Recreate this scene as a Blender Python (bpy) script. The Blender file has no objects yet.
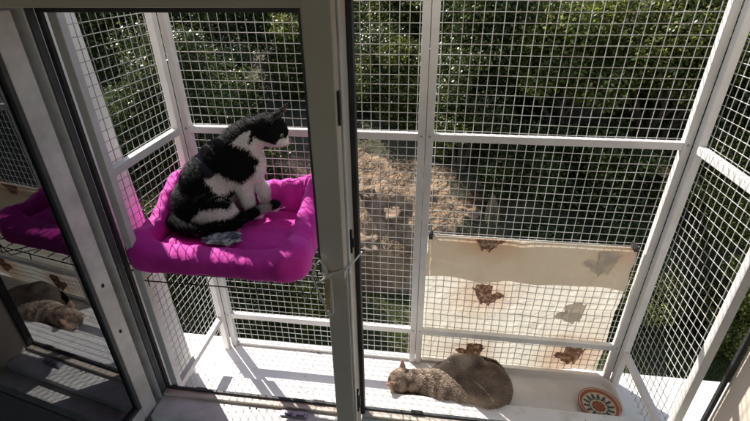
import bpy, bmesh, math, random
from mathutils import Vector, Matrix, noise
from math import radians as R, sin, cos, pi
random.seed(7)
S = bpy.context.scene
COL = S.collection
V = Vector

# ------------------------------------------------------------------ materials
def new_mat(name):
    m = bpy.data.materials.new(name); m.use_nodes = True
    nt = m.node_tree; nt.nodes.clear()
    out = nt.nodes.new('ShaderNodeOutputMaterial')
    b = nt.nodes.new('ShaderNodeBsdfPrincipled')
    nt.links.new(b.outputs[0], out.inputs[0])
    return m, nt, b, out

def N(nt, t, **kw):
    n = nt.nodes.new(t)
    for k, v in kw.items():
        if k in n.inputs: n.inputs[k].default_value = v
        else: setattr(n, k, v)
    return n

def plain(name, c1, c2=None, scale=8, rough=.5, bump=0, bscale=60, metallic=0, detail=6, lo=.35, hi=.65, dist=.01, transl=0, spec=.5):
    m, nt, b, out = new_mat(name)
    c2 = c2 or tuple(x*.8 for x in c1)
    tc = N(nt, 'ShaderNodeTexCoord')
    nz = N(nt, 'ShaderNodeTexNoise', Scale=scale, Detail=detail, Roughness=.6)
    nt.links.new(tc.outputs['Object'], nz.inputs['Vector'])
    rp = N(nt, 'ShaderNodeValToRGB')
    rp.color_ramp.elements[0].position = lo; rp.color_ramp.elements[1].position = hi
    rp.color_ramp.elements[0].color = (*c2, 1); rp.color_ramp.elements[1].color = (*c1, 1)
    nt.links.new(nz.outputs[0], rp.inputs[0]); nt.links.new(rp.outputs[0], b.inputs['Base Color'])
    b.inputs['Roughness'].default_value = rough; b.inputs['Metallic'].default_value = metallic
    b.inputs['Specular IOR Level'].default_value = spec
    if bump:
        n2 = N(nt, 'ShaderNodeTexNoise', Scale=bscale, Detail=5)
        nt.links.new(tc.outputs['Object'], n2.inputs['Vector'])
        bp = N(nt, 'ShaderNodeBump', Strength=bump, Distance=dist)
        nt.links.new(n2.outputs[0], bp.inputs['Height']); nt.links.new(bp.outputs[0], b.inputs['Normal'])
    if transl:
        tr = N(nt, 'ShaderNodeBsdfTranslucent'); mx = N(nt, 'ShaderNodeMixShader')
        nt.links.new(rp.outputs[0], tr.inputs[0]); mx.inputs[0].default_value = transl
        nt.links.new(b.outputs[0], mx.inputs[1]); nt.links.new(tr.outputs[0], mx.inputs[2]); nt.links.new(mx.outputs[0], out.inputs[0])
    return m

M = {}
M['pvc'] = plain('window_plastic', (.78, .68, .57), (.69, .60, .50), 5, .38, .08, 90)
M['pvc_worn'] = plain('window_plastic_worn', (.86, .855, .83), (.60, .59, .565), 12, .4, .12, 60, lo=.3, hi=.6)
M['gasket'] = plain('rubber_gasket', (.05, .052, .055), (.03, .03, .034), 20, .6)
M['gasket_grey'] = plain('grey_gasket', (.10, .105, .11), (.06, .064, .068), 20, .6)
M['white_metal'] = plain('white_painted_metal', (.78, .76, .74), (.66, .63, .60), 14, .35, .1, 50, lo=.25, hi=.55)
M['white_ledge'] = plain('white_ledge_paint', (.80, .79, .78), (.60, .57, .52), 11, .45, .15, 60, detail=10, lo=.30, hi=.44)
M['white_tray'] = plain('white_tray_plastic', (.74, .72, .70), (.62, .6, .57), 8, .32, .05, 30)
M['wire'] = plain('galvanised_wire', (.66, .66, .65), (.38, .36, .33), 16, .55)
M['black_wire'] = plain('black_wire', (.03, .03, .03), (.02, .02, .02), 30, .45)
M['dark_metal'] = plain('dark_steel', (.06, .055, .05), (.03, .03, .03), 40, .4, metallic=.8)
M['steel'] = plain('steel', (.45, .42, .5), (.3, .28, .34), 40, .35, metallic=.7)
M['plaster'] = plain('house_plaster', (.62, .60, .56), (.54, .52, .48), 6, .9, .3, 80)
M['room_paint'] = plain('room_paint', (.80, .785, .76), (.76, .74, .71), 3, .9, .1, 120)
M['room_floor'] = plain('room_floor_wood', (.28, .17, .09), (.2, .12, .06), 4, .5)
M['cord'] = plain('cord_fibre', (.95, .93, .86), (.86, .82, .72), 60, .8)
M['clip'] = plain('clip_wood', (.62, .47, .26), (.45, .32, .16), 60, .7)
M['toy'] = plain('grey_plush', (.70, .71, .72), (.12, .13, .18), 60, .95, .8, 200, lo=.42, hi=.60)
M['bone'] = plain('pale_plush', (.62, .63, .60), (.42, .43, .43), 70, .95, .8, 200)
M['terracotta'] = plain('harness_cloth', (.012, .014, .03), (.008, .009, .018), 60, .8)
M['bark'] = plain('bark', (.13, .10, .07), (.06, .045, .03), 14, .9, .8, 30)
M['earth'] = plain('bank_earth', (.46, .31, .19), (.19, .12, .07), 2.4, .95, 1, 9, dist=.08, lo=.36, hi=.62)
M['garden_soil'] = plain('garden_soil', (.12, .10, .055), (.06, .06, .03), 1.2, .95, 1, 8, dist=.06)
M['grass'] = plain('grass_blades', (.13, .18, .035), (.07, .12, .02), 1.5, .6, transl=.35)
M['rock'] = plain('bank_rock', (.42, .29, .19), (.20, .13, .08), 5, .9, .7, 20)
M['stick'] = plain('pale_sticks', (.30, .24, .15), (.16, .12, .07), 50, .9)
M['blue'] = plain('navy_plastic', (.02, .03, .09), (.01, .015, .05), 20, .4)
M['pale'] = plain('pale_flower', (.7, .7, .68), (.6, .6, .6), 20, .7)
M['peg'] = plain('dark_peg', (.04, .03, .025), (.02, .02, .02), 20, .5)

def leaf_mat(name, base, transl=.4, rough=.38):
    m, nt, b, out = new_mat(name)
    at = N(nt, 'ShaderNodeAttribute', attribute_name='Col')
    mul = N(nt, 'ShaderNodeMix', data_type='RGBA', blend_type='MULTIPLY'); mul.inputs[0].default_value = 1
    nt.links.new(at.outputs['Color'], mul.inputs[6]); mul.inputs[7].default_value = (*base, 1)
    nt.links.new(mul.outputs[2], b.inputs['Base Color']); b.inputs['Roughness'].default_value = rough
    tr = N(nt, 'ShaderNodeBsdfTranslucent'); mx = N(nt, 'ShaderNodeMixShader'); mx.inputs[0].default_value = transl
    nt.links.new(mul.outputs[2], tr.inputs[0])
    nt.links.new(b.outputs[0], mx.inputs[1]); nt.links.new(tr.outputs[0], mx.inputs[2]); nt.links.new(mx.outputs[0], out.inputs[0])
    return m
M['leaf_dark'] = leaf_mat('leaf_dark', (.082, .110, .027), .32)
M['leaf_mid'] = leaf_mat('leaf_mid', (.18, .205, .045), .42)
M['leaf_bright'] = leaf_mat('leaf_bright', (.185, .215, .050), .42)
M['leaf_brown'] = leaf_mat('leaf_brown', (.20, .115, .065), .3, .6)

def fur_mat(name, rough=.55, bump=.25, spec=.3):
    m, nt, b, out = new_mat(name)
    at = N(nt, 'ShaderNodeAttribute', attribute_name='Col')
    tc = N(nt, 'ShaderNodeTexCoord'); nz = N(nt, 'ShaderNodeTexNoise', Scale=220, Detail=4)
    nt.links.new(tc.outputs['Object'], nz.inputs['Vector'])
    mr = N(nt, 'ShaderNodeMapRange'); mr.inputs[3].default_value = .72; mr.inputs[4].default_value = 1.18
    nt.links.new(nz.outputs[0], mr.inputs[0])
    vm = N(nt, 'ShaderNodeVectorMath', operation='MULTIPLY')
    nt.links.new(at.outputs['Color'], vm.inputs[0]); nt.links.new(mr.outputs[0], vm.inputs[1])
    nt.links.new(vm.outputs[0], b.inputs['Base Color'])
    b.inputs['Roughness'].default_value = rough; b.inputs['Specular IOR Level'].default_value = spec
    if bump:
        bp = N(nt, 'ShaderNodeBump', Strength=bump, Distance=.003)
        nt.links.new(nz.outputs[0], bp.inputs['Height']); nt.links.new(bp.outputs[0], b.inputs['Normal'])
    return m
M['skin'] = fur_mat('cat_coat', .7, .25, .1); M['fur'] = fur_mat('cat_fur', .6, 0, .10)

def bed_material():
    m, nt, b, out = new_mat('magenta_fleece')
    tc = N(nt, 'ShaderNodeTexCoord'); nz = N(nt, 'ShaderNodeTexNoise', Scale=12, Detail=5)
    nt.links.new(tc.outputs['Object'], nz.inputs['Vector'])
    rp = N(nt, 'ShaderNodeValToRGB')
    rp.color_ramp.elements[0].position = .3; rp.color_ramp.elements[1].position = .7
    rp.color_ramp.elements[0].color = (.56, .012, .34, 1); rp.color_ramp.elements[1].color = (.74, .028, .46, 1)
    nt.links.new(nz.outputs[0], rp.inputs[0]); nt.links.new(rp.outputs[0], b.inputs['Base Color'])
    b.inputs['Roughness'].default_value = .75
    b.inputs['Sheen Weight'].default_value = .35; b.inputs['Sheen Roughness'].default_value = .4
    b.inputs['Sheen Tint'].default_value = (1, .55, .85, 1)
    wv = N(nt, 'ShaderNodeTexNoise', Scale=38, Detail=7, Roughness=.65, Distortion=1.2)
    nt.links.new(tc.outputs['Object'], wv.inputs['Vector'])
    bp = N(nt, 'ShaderNodeBump', Strength=.42, Distance=.005)
    nt.links.new(wv.outputs[0], bp.inputs['Height']); nt.links.new(bp.outputs[0], b.inputs['Normal'])
    return m
M['bed'] = bed_material()

def cloth_material(name, c1, c2, transl, stains=()):
    m, nt, b, out = new_mat(name)
    tc = N(nt, 'ShaderNodeTexCoord'); nz = N(nt, 'ShaderNodeTexNoise', Scale=7, Detail=6)
    nt.links.new(tc.outputs['Object'], nz.inputs['Vector'])
    rp = N(nt, 'ShaderNodeValToRGB'); rp.color_ramp.elements[0].position = .3; rp.color_ramp.elements[1].position = .7
    rp.color_ramp.elements[0].color = (*c2, 1); rp.color_ramp.elements[1].color = (*c1, 1)
    nt.links.new(nz.outputs[0], rp.inputs[0])
    last = rp.outputs[0]
    for (x, z, r, s) in stains:          # dyed patches round each print, part of the printed fabric
        d = N(nt, 'ShaderNodeVectorMath', operation='DISTANCE')
        sc = N(nt, 'ShaderNodeVectorMath', operation='MULTIPLY'); sc.inputs[1].default_value = (1, 0, 1.25)
        nt.links.new(tc.outputs['Object'], sc.inputs[0]); nt.links.new(sc.outputs[0], d.inputs[0])
        d.inputs[1].default_value = (x, 0, z*1.25)
        add = N(nt, 'ShaderNodeMath', operation='MULTIPLY_ADD'); add.inputs[1].default_value = .10
        nt.links.new(nz.outputs[0], add.inputs[0]); nt.links.new(d.outputs['Value'], add.inputs[2])
        mr = N(nt, 'ShaderNodeMapRange', interpolation_type='SMOOTHSTEP')
        mr.inputs[1].default_value = .04; mr.inputs[2].default_value = r+.06; mr.inputs[3].default_value = s; mr.inputs[4].default_value = 0
        nt.links.new(add.outputs[0], mr.inputs[0])
        mx = N(nt, 'ShaderNodeMix', data_type='RGBA')
        nt.links.new(mr.outputs[0], mx.inputs[0]); nt.links.new(last, mx.inputs[6]); mx.inputs[7].default_value = (.60, .31, .15, 1)
        last = mx.outputs[2]
    nt.links.new(last, b.inputs['Base Color']); b.inputs['Roughness'].default_value = .85
    wv = N(nt, 'ShaderNodeTexNoise', Scale=11, Detail=7, Distortion=1.5); nt.links.new(tc.outputs['Object'], wv.inputs['Vector'])
    bp = N(nt, 'ShaderNodeBump', Strength=.7, Distance=.012); nt.links.new(wv.outputs[0], bp.inputs['Height']); nt.links.new(bp.outputs[0], b.inputs['Normal'])
    tr = N(nt, 'ShaderNodeBsdfTranslucent'); mx = N(nt, 'ShaderNodeMixShader'); mx.inputs[0].default_value = transl
    nt.links.new(bp.outputs[0], tr.inputs['Normal']); nt.links.new(last, tr.inputs[0]); nt.links.new(b.outputs[0], mx.inputs[1]); nt.links.new(tr.outputs[0], mx.inputs[2]); nt.links.new(mx.outputs[0], out.inputs[0])
    return m
M['cloth'] = cloth_material('cream_cotton', (.88, .83, .72), (.82, .74, .60), .52, [(.213, .975, .17, .62), (.528, .725, .17, .75), (.18, .70, .13, .6)])
M['flap'] = cloth_material('cream_cotton_flap', (.80, .71, .60), (.73, .63, .51), .32, [(.19, 1.20, .15, .6), (.60, 1.17, .09, .3)])
M['print'] = plain('brown_print', (.74, .60, .46), (.24, .13, .085), 75, .9, lo=.46, hi=.66, transl=.3)
M['print_pale'] = plain('show_through_print', (.60, .54, .46), (.76, .69, .58), 30, .9, lo=.42, hi=.6, transl=.3)  # pale colour stands for back-side prints showing through the cloth

def glass_material():
    m, nt, b, out = new_mat('window_glass')
    tr = N(nt, 'ShaderNodeBsdfTransparent'); tr.inputs[0].default_value = (.86, .89, .9, 1)
    gl = N(nt, 'ShaderNodeBsdfGlossy', Roughness=.0); gl.inputs[0].default_value = (.92, .95, 1, 1)
    fr = N(nt, 'ShaderNodeFresnel', IOR=2.3)
    mx = N(nt, 'ShaderNodeMixShader')
    nt.links.new(fr.outputs[0], mx.inputs[0]); nt.links.new(tr.outputs[0], mx.inputs[1]); nt.links.new(gl.outputs[0], mx.inputs[2])
    nt.links.new(mx.outputs[0], out.inputs[0]); nt.nodes.remove(b)
    return m
M['glass'] = glass_material()

def bowl_material():
    m, nt, b, out = new_mat('bowl_glaze')
    at = N(nt, 'ShaderNodeAttribute', attribute_name='Col')
    nt.links.new(at.outputs['Color'], b.inputs['Base Color']); b.inputs['Roughness'].default_value = .2
    return m
M['bowl'] = bowl_material()

# ------------------------------------------------------------------ mesh helpers
class MB:
    def __init__(s): s.v = []; s.f = []; s.c = []
    def add(s, vs, fs, c=None):
        o = len(s.v); s.v += [tuple(p) for p in vs]; s.f += [tuple(i+o for i in f) for f in fs]
        if c is not None:
            s.c += [c]*len(vs) if not isinstance(c, list) else c
    def box(s, x0, x1, y0, y1, z0, z1):
        s.add([(x0,y0,z0),(x1,y0,z0),(x1,y1,z0),(x0,y1,z0),(x0,y0,z1),(x1,y0,z1),(x1,y1,z1),(x0,y1,z1)],
              [(0,3,2,1),(4,5,6,7),(0,1,5,4),(1,2,6,5),(2,3,7,6),(3,0,4,7)])
    def tube(s, pts, rad, n=8, cap=True):
        pts = [V(p) for p in pts]; rads = rad if isinstance(rad, (list, tuple)) else [rad]*len(pts)
        rings = []; up = None
        for i, p in enumerate(pts):
            t = (pts[min(i+1, len(pts)-1)] - pts[max(i-1, 0)]).normalized()
            if up is None: up = V((0,0,1)) if abs(t.z) < .9 else V((1,0,0))
            a = t.cross(up).normalized(); b = a.cross(t).normalized(); up = b
            rings.append([p + (a*cos(2*pi*k/n) + b*sin(2*pi*k/n))*rads[i] for k in range(n)])
        vs = [q for r in rings for q in r]; fs = []
        for i in range(len(pts)-1):
            for k in range(n):
                fs.append((i*n+k, i*n+(k+1)%n, (i+1)*n+(k+1)%n, (i+1)*n+k))
        if cap: fs.append(tuple(range(n))[::-1]); fs.append(tuple((len(pts)-1)*n+k for k in range(n)))
        s.add(vs, fs)
    def ell(s, c, r, rot=None, n=20, m=12):
        vs = []; fs = []; c = V(c); r = (r, r, r) if not isinstance(r, (tuple, list)) else r
        for i in range(m+1):
            th = pi*i/m
            for k in range(n):
                ph = 2*pi*k/n
                p = V((r[0]*sin(th)*cos(ph), r[1]*sin(th)*sin(ph), r[2]*cos(th)))
                if rot is not None: p = rot @ p
                vs.append(c+p)
        for i in range(m):
            for k in range(n):
                fs.append((i*n+k, (i+1)*n+k, (i+1)*n+(k+1)%n, i*n+(k+1)%n))
        s.add(vs, fs)
    def cone_chain(s, pts, rads, n=14):           # tapered limb with spherical joints
        for i in range(len(pts)-1):
            a, b = V(pts[i]), V(pts[i+1]); K = 5
            s.tube([a.lerp(b, t/K) for t in range(K+1)], [rads[i]+(rads[i+1]-rads[i])*t/K for t in range(K+1)], n)
        for p, r in zip(pts, rads): s.ell(p, r, n=14, m=8)
    def mesh(s, name):
        me = bpy.data.meshes.new(name); me.from_pydata(s.v, [], s.f); me.update()
        if s.c:
            ca = me.color_attributes.new('Col', 'FLOAT_COLOR', 'POINT')
            flat = []
            for c in s.c: flat += [c[0], c[1], c[2], 1]
            ca.data.foreach_set('color', flat)
        return me
    def build(s, name, mat, parent=None, smooth=False, bevel=0, fix=False):
        return put(name, s.mesh(name), mat, parent, smooth, bevel, fix)

def put(name, me, mat, parent=None, smooth=False, bevel=0, fix=False):
    o = bpy.data.objects.new(name, me); COL.objects.link(o)
    if mat: me.materials.append(M[mat] if isinstance(mat, str) else mat)
    if fix:
        bm = bmesh.new(); bm.from_mesh(me); bmesh.ops.recalc_face_normals(bm, faces=bm.faces); bm.to_mesh(me); bm.free()
    if smooth: me.polygons.foreach_set('use_smooth', [True]*len(me.polygons))
    if bevel:
        b = o.modifiers.new('bevel', 'BEVEL'); b.width = bevel; b.segments = 2; b.limit_method = 'ANGLE'
    if parent is not None:
        o.parent = parent; o.matrix_parent_inverse = Matrix.Translation(parent.location).inverted() if parent.rotation_euler.z == 0 else parent.matrix_basis.inverted()
    return o

def empty(name, loc, label, cat, group=None, rz=0):
    o = bpy.data.objects.new(name, None); COL.objects.link(o); o.location = loc; o.rotation_euler.z = rz
    o.empty_display_size = .1
    return tag(o, label, cat, group)
def tag(o, label=None, cat=None, group=None, kind=None):
    if label: o['label'] = label
    if cat: o['category'] = cat
    if group: o['group'] = group
    if kind: o['kind'] = kind
    return o
def boxo(name, mat, parent, *b, bevel=.0015):
    m = MB(); m.box(*b); return m.build(name, mat, parent, bevel=bevel)

def nz(x, y, z=0, f=1.0):
    return noise.noise(V((x*f, y*f, z*f)))

# ------------------------------------------------------------------ key levels (metres; room floor at 0)
CZ = 1.95                      # eye height
FZ = .644                      # top of the outside ledge, floor of the cage
LZ = .697                      # raised strip of the ledge next to the window
WY = .84                       # outer face of the window frame
PY = 1.20                      # front of the cage
XL, XB, XR = -.746, -.017, .684

# ------------------------------------------------------------------ room (behind the camera too)
def struct(name, mat, *b, bevel=0):
    o = boxo(name, mat, None, *b, bevel=bevel); o['kind'] = 'structure'; return o
struct('floor', 'room_floor', -1.9, 2.3, -3.2, .70, -.1, 0)
struct('ceiling', 'room_paint', -1.9, 2.3, -3.2, .70, 2.60, 2.7)
struct('wall_left', 'room_paint', -2.0, -1.9, -3.2, .70, 0, 2.6)
struct('wall_right', 'room_paint', 2.3, 2.4, -3.2, .70, 0, 2.6)
# back wall with a wide unseen opening, added to let skylight onto the window frame
m = MB(); m.box(-1.9, -1.6, -3.3, -3.2, 0, 2.6); m.box(2.0, 2.3, -3.3, -3.2, 0, 2.6); m.box(-1.6, 2.0, -3.3, -3.2, 2.45, 2.6); m.box(-1.6, 2.0, -3.3, -3.2, 0, .30)
o = m.build('wall_back', 'room_paint'); o['kind'] = 'structure'
# house wall round the window
WB, WT = .79, 1.90            # opening bottom / top
m = MB()
m.box(-2.0, -.925, .70, WY+.02, -3.6, 3.4); m.box(.80, 2.6, .70, WY+.02, -3.6, 3.4)
m.box(-.925, .80, .70, WY+.02, -3.6, .735); m.box(-.925, .80, .70, WY+.02, 2.02, 3.4)
hw = m.build('house_wall', 'plaster')
tag(hw, 'pale plastered house wall around the open window', 'wall')
m = MB(); m.box(-.975, -.784, WY+.022, 1.02, FZ, 2.6)
m.v = [(x-(.075 if (z > 2 and x > -.9) else 0), y, z) for x, y, z in m.v]
o = m.build('wall_pilaster', 'white_ledge', bevel=.004)
tag(o, 'white boarded wall return just outside the left side of the cage', 'wall return')
# outside ledge
m = MB(); m.box(-2.0, 2.6, WY+.021, 1.235, FZ-.10, FZ)
o = m.build('window_ledge', 'white_ledge', bevel=.006)
tag(o, 'wide white painted ledge that the wire cage stands on', 'ledge')
r = boxo('raised_strip', 'white_ledge', o, -.79, .79, WY+.022, 1.005, FZ+.0, LZ, bevel=.005)

# ------------------------------------------------------------------ window frame
W = empty('window_frame', (0, .8, .74), 'cream plastic window frame with thick mullion and its left casement swung inward', 'window')
boxo('jamb', 'pvc_worn', W, -.922, -.770, .816, WY, .742, 2.01, bevel=.003)
boxo('jamb', 'pvc', W, .742, .798, .745, WY, .742, 2.01, bevel=.003)
boxo('header', 'pvc', W, -.7695, -.2045, .72, WY-.004, 1.893, 2.01, bevel=.003)
boxo('header', 'pvc', W, -.1555, .7415, .72, WY-.004, 1.93, 2.01, bevel=.003)
m = MB()
for x0, x1 in ((-.7695, -.2085), (-.1565, .7415)):
    m.box(x0, x1, .752, WY-.002, .742, .806)
    m.box(x0, x1, .700, .7515, .742, .785)
m.build('bottom_rail', 'pvc_worn', W, bevel=.003)
m = MB()                                     # raised outer lip of the sill that the gasket sits on
for x0, x1 in ((-.7695, -.2085), (-.1565, .7415)):
    m.box(x0, x1, .822, WY+.003, .8065, .816)
m.build('sill_lip', 'pvc', W, bevel=.002)
mu = boxo('mullion', 'pvc', W, -.2075, -.160, .738, WY, .742, 1.95, bevel=.004)
boxo('stile_cover', 'pvc', W, -.2045, -.1575, .700, .737, 1.395, 1.95, bevel=.003)
boxo('mullion_bead', 'pvc_worn', W, -.1597, -.1555, .744, .760, .80, 1.93, bevel=.0015)
m = MB()                                     # rubber seals
m.box(-.7698, -.758, .8405, .850, .812, 1.905); m.box(-.217, -.2078, .826, .848, .812, 1.905)
m.box(-.7578, -.2172, .8405, .850, .812, .822); m.box(-.7578, -.2172, .8365, .850, 1.876, 1.8925)
m.box(-.1595, -.149, .826, .848, .812, 1.925); m.box(.731, .7415, .8405, .850, .812, 1.925)
m.box(-.1488, .7308, .8405, .850, .812, .821); m.box(-.1488, .7308, .8365, .850, 1.915, 1.9295)
m.build('seal', 'gasket', W, bevel=.0015)
m = MB()
m.box(-.7698, -.7658, .818, .836, .81, 1.89)
m.box(-.2045-.0045, -.2048, .704, .72, 1.40, 1.89)
m.build('inner_seal', 'gasket_grey', W)
m = MB()
for z0, z1 in ((1.712, 1.770), ):
    m.box(-.1578, -.1530, .712, .722, z0, z1)
m.build('latch_slot', 'dark_metal', W, bevel=.001)
for (z0, z1) in ((1.418, 1.470), (.91, .985)):
    m = MB(); m.box(-.1597, -.1520, .752+.010, .775, z0, z1); m.box(-.1597, -.1490, .766, .772, z0+.012, z1-.02)
    m.build('latch_slot', 'dark_metal', W, bevel=.001)
m = MB()
m.box(-.392, -.315, .796, .815, .8062, .812); m.box(-.380, -.360, .800, .811, .812, .817); m.box(-.345, -.322, .800, .811, .812, .816)
m.build('striker_plate', 'steel', W, bevel=.001)
m = MB()
for x in (-.655, -.29, .0, .42): m.box(x-.017, x+.017, .8406, .8512, .818, .8235)
m.build('drain_slot', 'dark_metal', W)
for x in (-.49, -.47): 
    m = MB(); m.ell((x, .812, .8068), (.003, .003, .0012), n=10, m=6); m.build('screw', 'dark_metal', W, smooth=True)

# casement leaf, hinged on the left jamb and opened past square
ang = R(-96)                                  # direction from hinge to free edge
HX, HY = -.832, .800
sash = empty('sash', (HX, HY, .8), None, None, rz=ang)
SW, SB, ST, TH, FW = .54, .80, 1.885, .058, .050
def sbox(name, mat, *b, bevel=.003):
    mm = MB(); mm.box(*b); o = put(name, mm.mesh(name), mat, None, bevel=bevel); o.parent = sash; return o
z0, z1 = SB-.8, ST-.8
mm = MB()
mm.box(0, FW, 0, TH, z0, z1); mm.box(SW-FW, SW, 0, TH, z0, z1)
mm.box(FW, SW-FW, 0, TH, z0, z0+FW); mm.box(FW, SW-FW, 0, TH, z1-FW, z1)
mm.box(0, SW, -.012, -.0005, z0, z0+.02); mm.box(0, .02, -.012, -.0005, z0+.0205, z1)
o = put('sash_profile', mm.mesh('sash_profile'), 'pvc_worn', None, bevel=.003); o.parent = sash
mm = MB()
g = .010
mm.box(FW, FW+g, -.002+.004, TH+.0015, z0+FW, z1-FW); mm.box(SW-FW-g, SW-FW, .002, TH+.0015, z0+FW, z1-FW)
mm.box(FW+g, SW-FW-g, .002, TH+.0015, z0+FW, z0+FW+g); mm.box(FW+g, SW-FW-g, .002, TH+.0015, z1-FW-g, z1-FW)
o = put('glazing_seal', mm.mesh('glazing_seal'), 'gasket_grey', None); o.parent = sash
mm = MB(); mm.box(FW+g*.5, SW-FW-g*.5, TH*.78, TH*.78+.005, z0+FW+g*.5, z1-FW-g*.5)
o = put('glass', mm.mesh('glass'), 'glass', None); o.parent = sash
mm = MB(); mm.ell((.026, TH+.001, z0+.32), (.004, .0015, .006), n=10, m=6); mm.ell((.026, TH+.001, z0+.47), (.004, .0015, .006), n=10, m=6)
o = put('keyhole', mm.mesh('keyhole'), 'dark_metal', None, smooth=True); o.parent = sash
sash.parent = W; sash.matrix_parent_inverse = Matrix.Translation(W.location).inverted()
for k in ('label', 'category'):
    if k in sash: del sash[k]

# ------------------------------------------------------------------ the cat enclosure
C = empty('cat_enclosure', (0, 1.02, FZ), 'white framed wire mesh cat balcony standing outside the open window', 'cat enclosure')
T = .021; TOP = 2.16
MIDZ, LOWZ, CELL = CZ-.424, CZ-1.152, .0257
def wires(name, a, b, z0, z1):
    a, b = V(a), V(b); d = (b-a); L = d.length; d.normalize(); nrm = V((d.y, -d.x, 0))
    m = MB(); r = .00098
    n = int(round(L/CELL)); sd = a.x*3+a.y*7
    def off(h, z):                         # slight bow and waviness of the sheet, metres
        return (.0022*nz(h*3+sd, z*2.3, 1)+.0007*nz(h*17+sd, z*15, 2), .0026*nz(h*4+sd, z*1.9, 9)*(1 if abs(gap_room) else 1))
    gap_room = 1
    for i in range(1, n):
        h = L*i/n; pts = []
        for k in range(9):
            z = z0+(z1-z0)*k/8; o1, o2 = off(h, z); p = a+d*(h+o1)+nrm*(.0019+o2*.3)
            pts.append((p.x, p.y, z))
        m.tube(pts, r, 5)
    k = int((z1-z0)/CELL)
    for j in range(1, k+1):
        z = z0 + CELL*(j-.4)
        if z > z1: break
        pts = []
        for q in range(9):
            h = L*q/8; o1, o2 = off(h, z); p = a+d*h+nrm*(o2*.3)
            pts.append((p.x, p.y, z+o1))
        m.tube(pts, r, 5)
    return m.build(name, 'wire', C, smooth=True)
def xpanel(x0, x1, y, gap=.0022):
    boxo('frame_post', 'white_metal', C, x0, x0+T, y-T/2, y+T/2, FZ+.001, TOP)
    boxo('frame_post', 'white_metal', C, x1-T, x1, y-T/2, y+T/2, FZ+.001, TOP)
    for z in (MIDZ, LOWZ): boxo('rail', 'white_metal', C, x0+T, x1-T, y-T/2+.001, y+T/2-.001, z-T/2, z+T/2)
    boxo('rail', 'white_metal', C, x0+T, x1-T, y-T/2+.001, y+T/2-.001, TOP-T, TOP)
    boxo('rail', 'white_metal', C, x0+T, x1-T, y-.003, y+.012, FZ+.001, FZ+.011)
    wires('wire_mesh', (x0+.002, y+T/2+gap, 0), (x1-.002, y+T/2+gap, 0), FZ+.004, TOP-.004)
def ypanel(x, y0, y1, side, rear=True):
    boxo('frame_post', 'white_metal', C, x-T/2, x+T/2, y1-T, y1, FZ+.001, TOP)
    boxo('frame_post', 'white_metal', C, x-T/2, x+T/2, y0, y0+T, LZ+.001, TOP)
    for z in (MIDZ, LOWZ, TOP-T/2): boxo('rail', 'white_metal', C, x-T/2+.001, x+T/2-.001, y0+T, y1-T, z-T/2, z+T/2)
    wires('wire_mesh', (x+side*(T/2+.0022), y0+.012, 0), (x+side*(T/2+.0022), y1-.002, 0), LZ+.004, TOP-.004)
xpanel(XL+.0115, XB-.0008, PY); xpanel(XB+.0008, XR-.0115, PY, .0100)
ypanel(XL, .853, PY-T/2-.001, -1); ypanel(XR, .853, PY-T/2-.001, 1)

def screw_heads(parent):
    for x in (XL+.0115+T/2, XB-.0008-T/2, XB+.0008+T/2, XR-.0115-T/2):
        for z in (MIDZ+.004, LOWZ+.004):
            m = MB(); m.ell((x, PY-T/2-.0006, z), (.0036, .0014, .0036), n=12, m=6)
            m.build('screw', 'steel', parent, smooth=True)
screw_heads(C)
# ------------------------------------------------------------------ cloth hung over the front mesh
def cloth_sheet(name, mat, x0, x1, z0, z1, y, amp, parent, edge=lambda u: 0, nx=70, nzv=50, side=1):
    m = MB()
    for j in range(nzv+1):
        for i in range(nx+1):
            u = i/nx; w = j/nzv
            x = x0 + (x1-x0)*u + .006*nz(w*5, 1, y)*(1 if 0 < i < nx else 1)
            zb = z0 + edge(u)
            z = zb + (z1-zb)*w
            m.v.append((x, y + side*cloth_off(x, z, amp, 1-w), z))
    for j in range(nzv):
        for i in range(nx):
            a = j*(nx+1)+i; m.f.append((a, a+1, a+nx+2, a+nx+1))
    return m.build(name, mat, parent, smooth=True)
def cloth_off(x, z, amp, w):
    f = .5+.5*nz(x*4.2, z*2.1, 2.0) + .30*nz(x*13+z*5, z*9-x*3, 5) 
    crease = .5*math.exp(-((z-.86-.12*x)/.012)**2) + .45*math.exp(-((z-1.12+.09*x)/.014)**2) + .35*math.exp(-((x-.32+.10*(z-.95))/.018)**2) + .3*math.exp(-((z-1.075+.05*x)/.010)**2)
    return amp*(.25+max(0, f)*(.35+.8*w) + crease)
CL = empty('hanging_cloth', (.3, PY, 1.2), 'cream cotton cloth with brown hen prints pegged over the right half of the mesh', 'cloth')
YO = PY+T/2+.0012
sheet = cloth_sheet('cloth_sheet', 'cloth', .0, .634, .612+.02, 1.197, YO, .0055, CL, edge=lambda u: .025*u+.012*nz(u*6, 9))
YF = PY+T/2-.0050
cloth_sheet('cloth_flap', 'flap', .005, .632, 1.041, 1.199, YF, .007, CL, edge=lambda u: .004*sin(u*17)+.014*nz(u*5, 3), nx=70, nzv=16, side=-1)
m = MB(); m.tube([(.004, PY+T/2-.002, 1.2005), (.31, PY+T/2-.002, 1.1995), (.636, PY+T/2-.002, 1.2005)], .0024, 6); m.build('hem_cord', 'wire', CL, smooth=True)
for x in (.014, .622):
    m = MB(); m.box(x-.006, x+.006, PY-.010, PY+.022, 1.192, 1.205); m.box(x-.003, x+.003, PY-.012, PY+.025, 1.205, 1.211)
    m.build('peg', 'peg', CL, bevel=.001)
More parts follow.
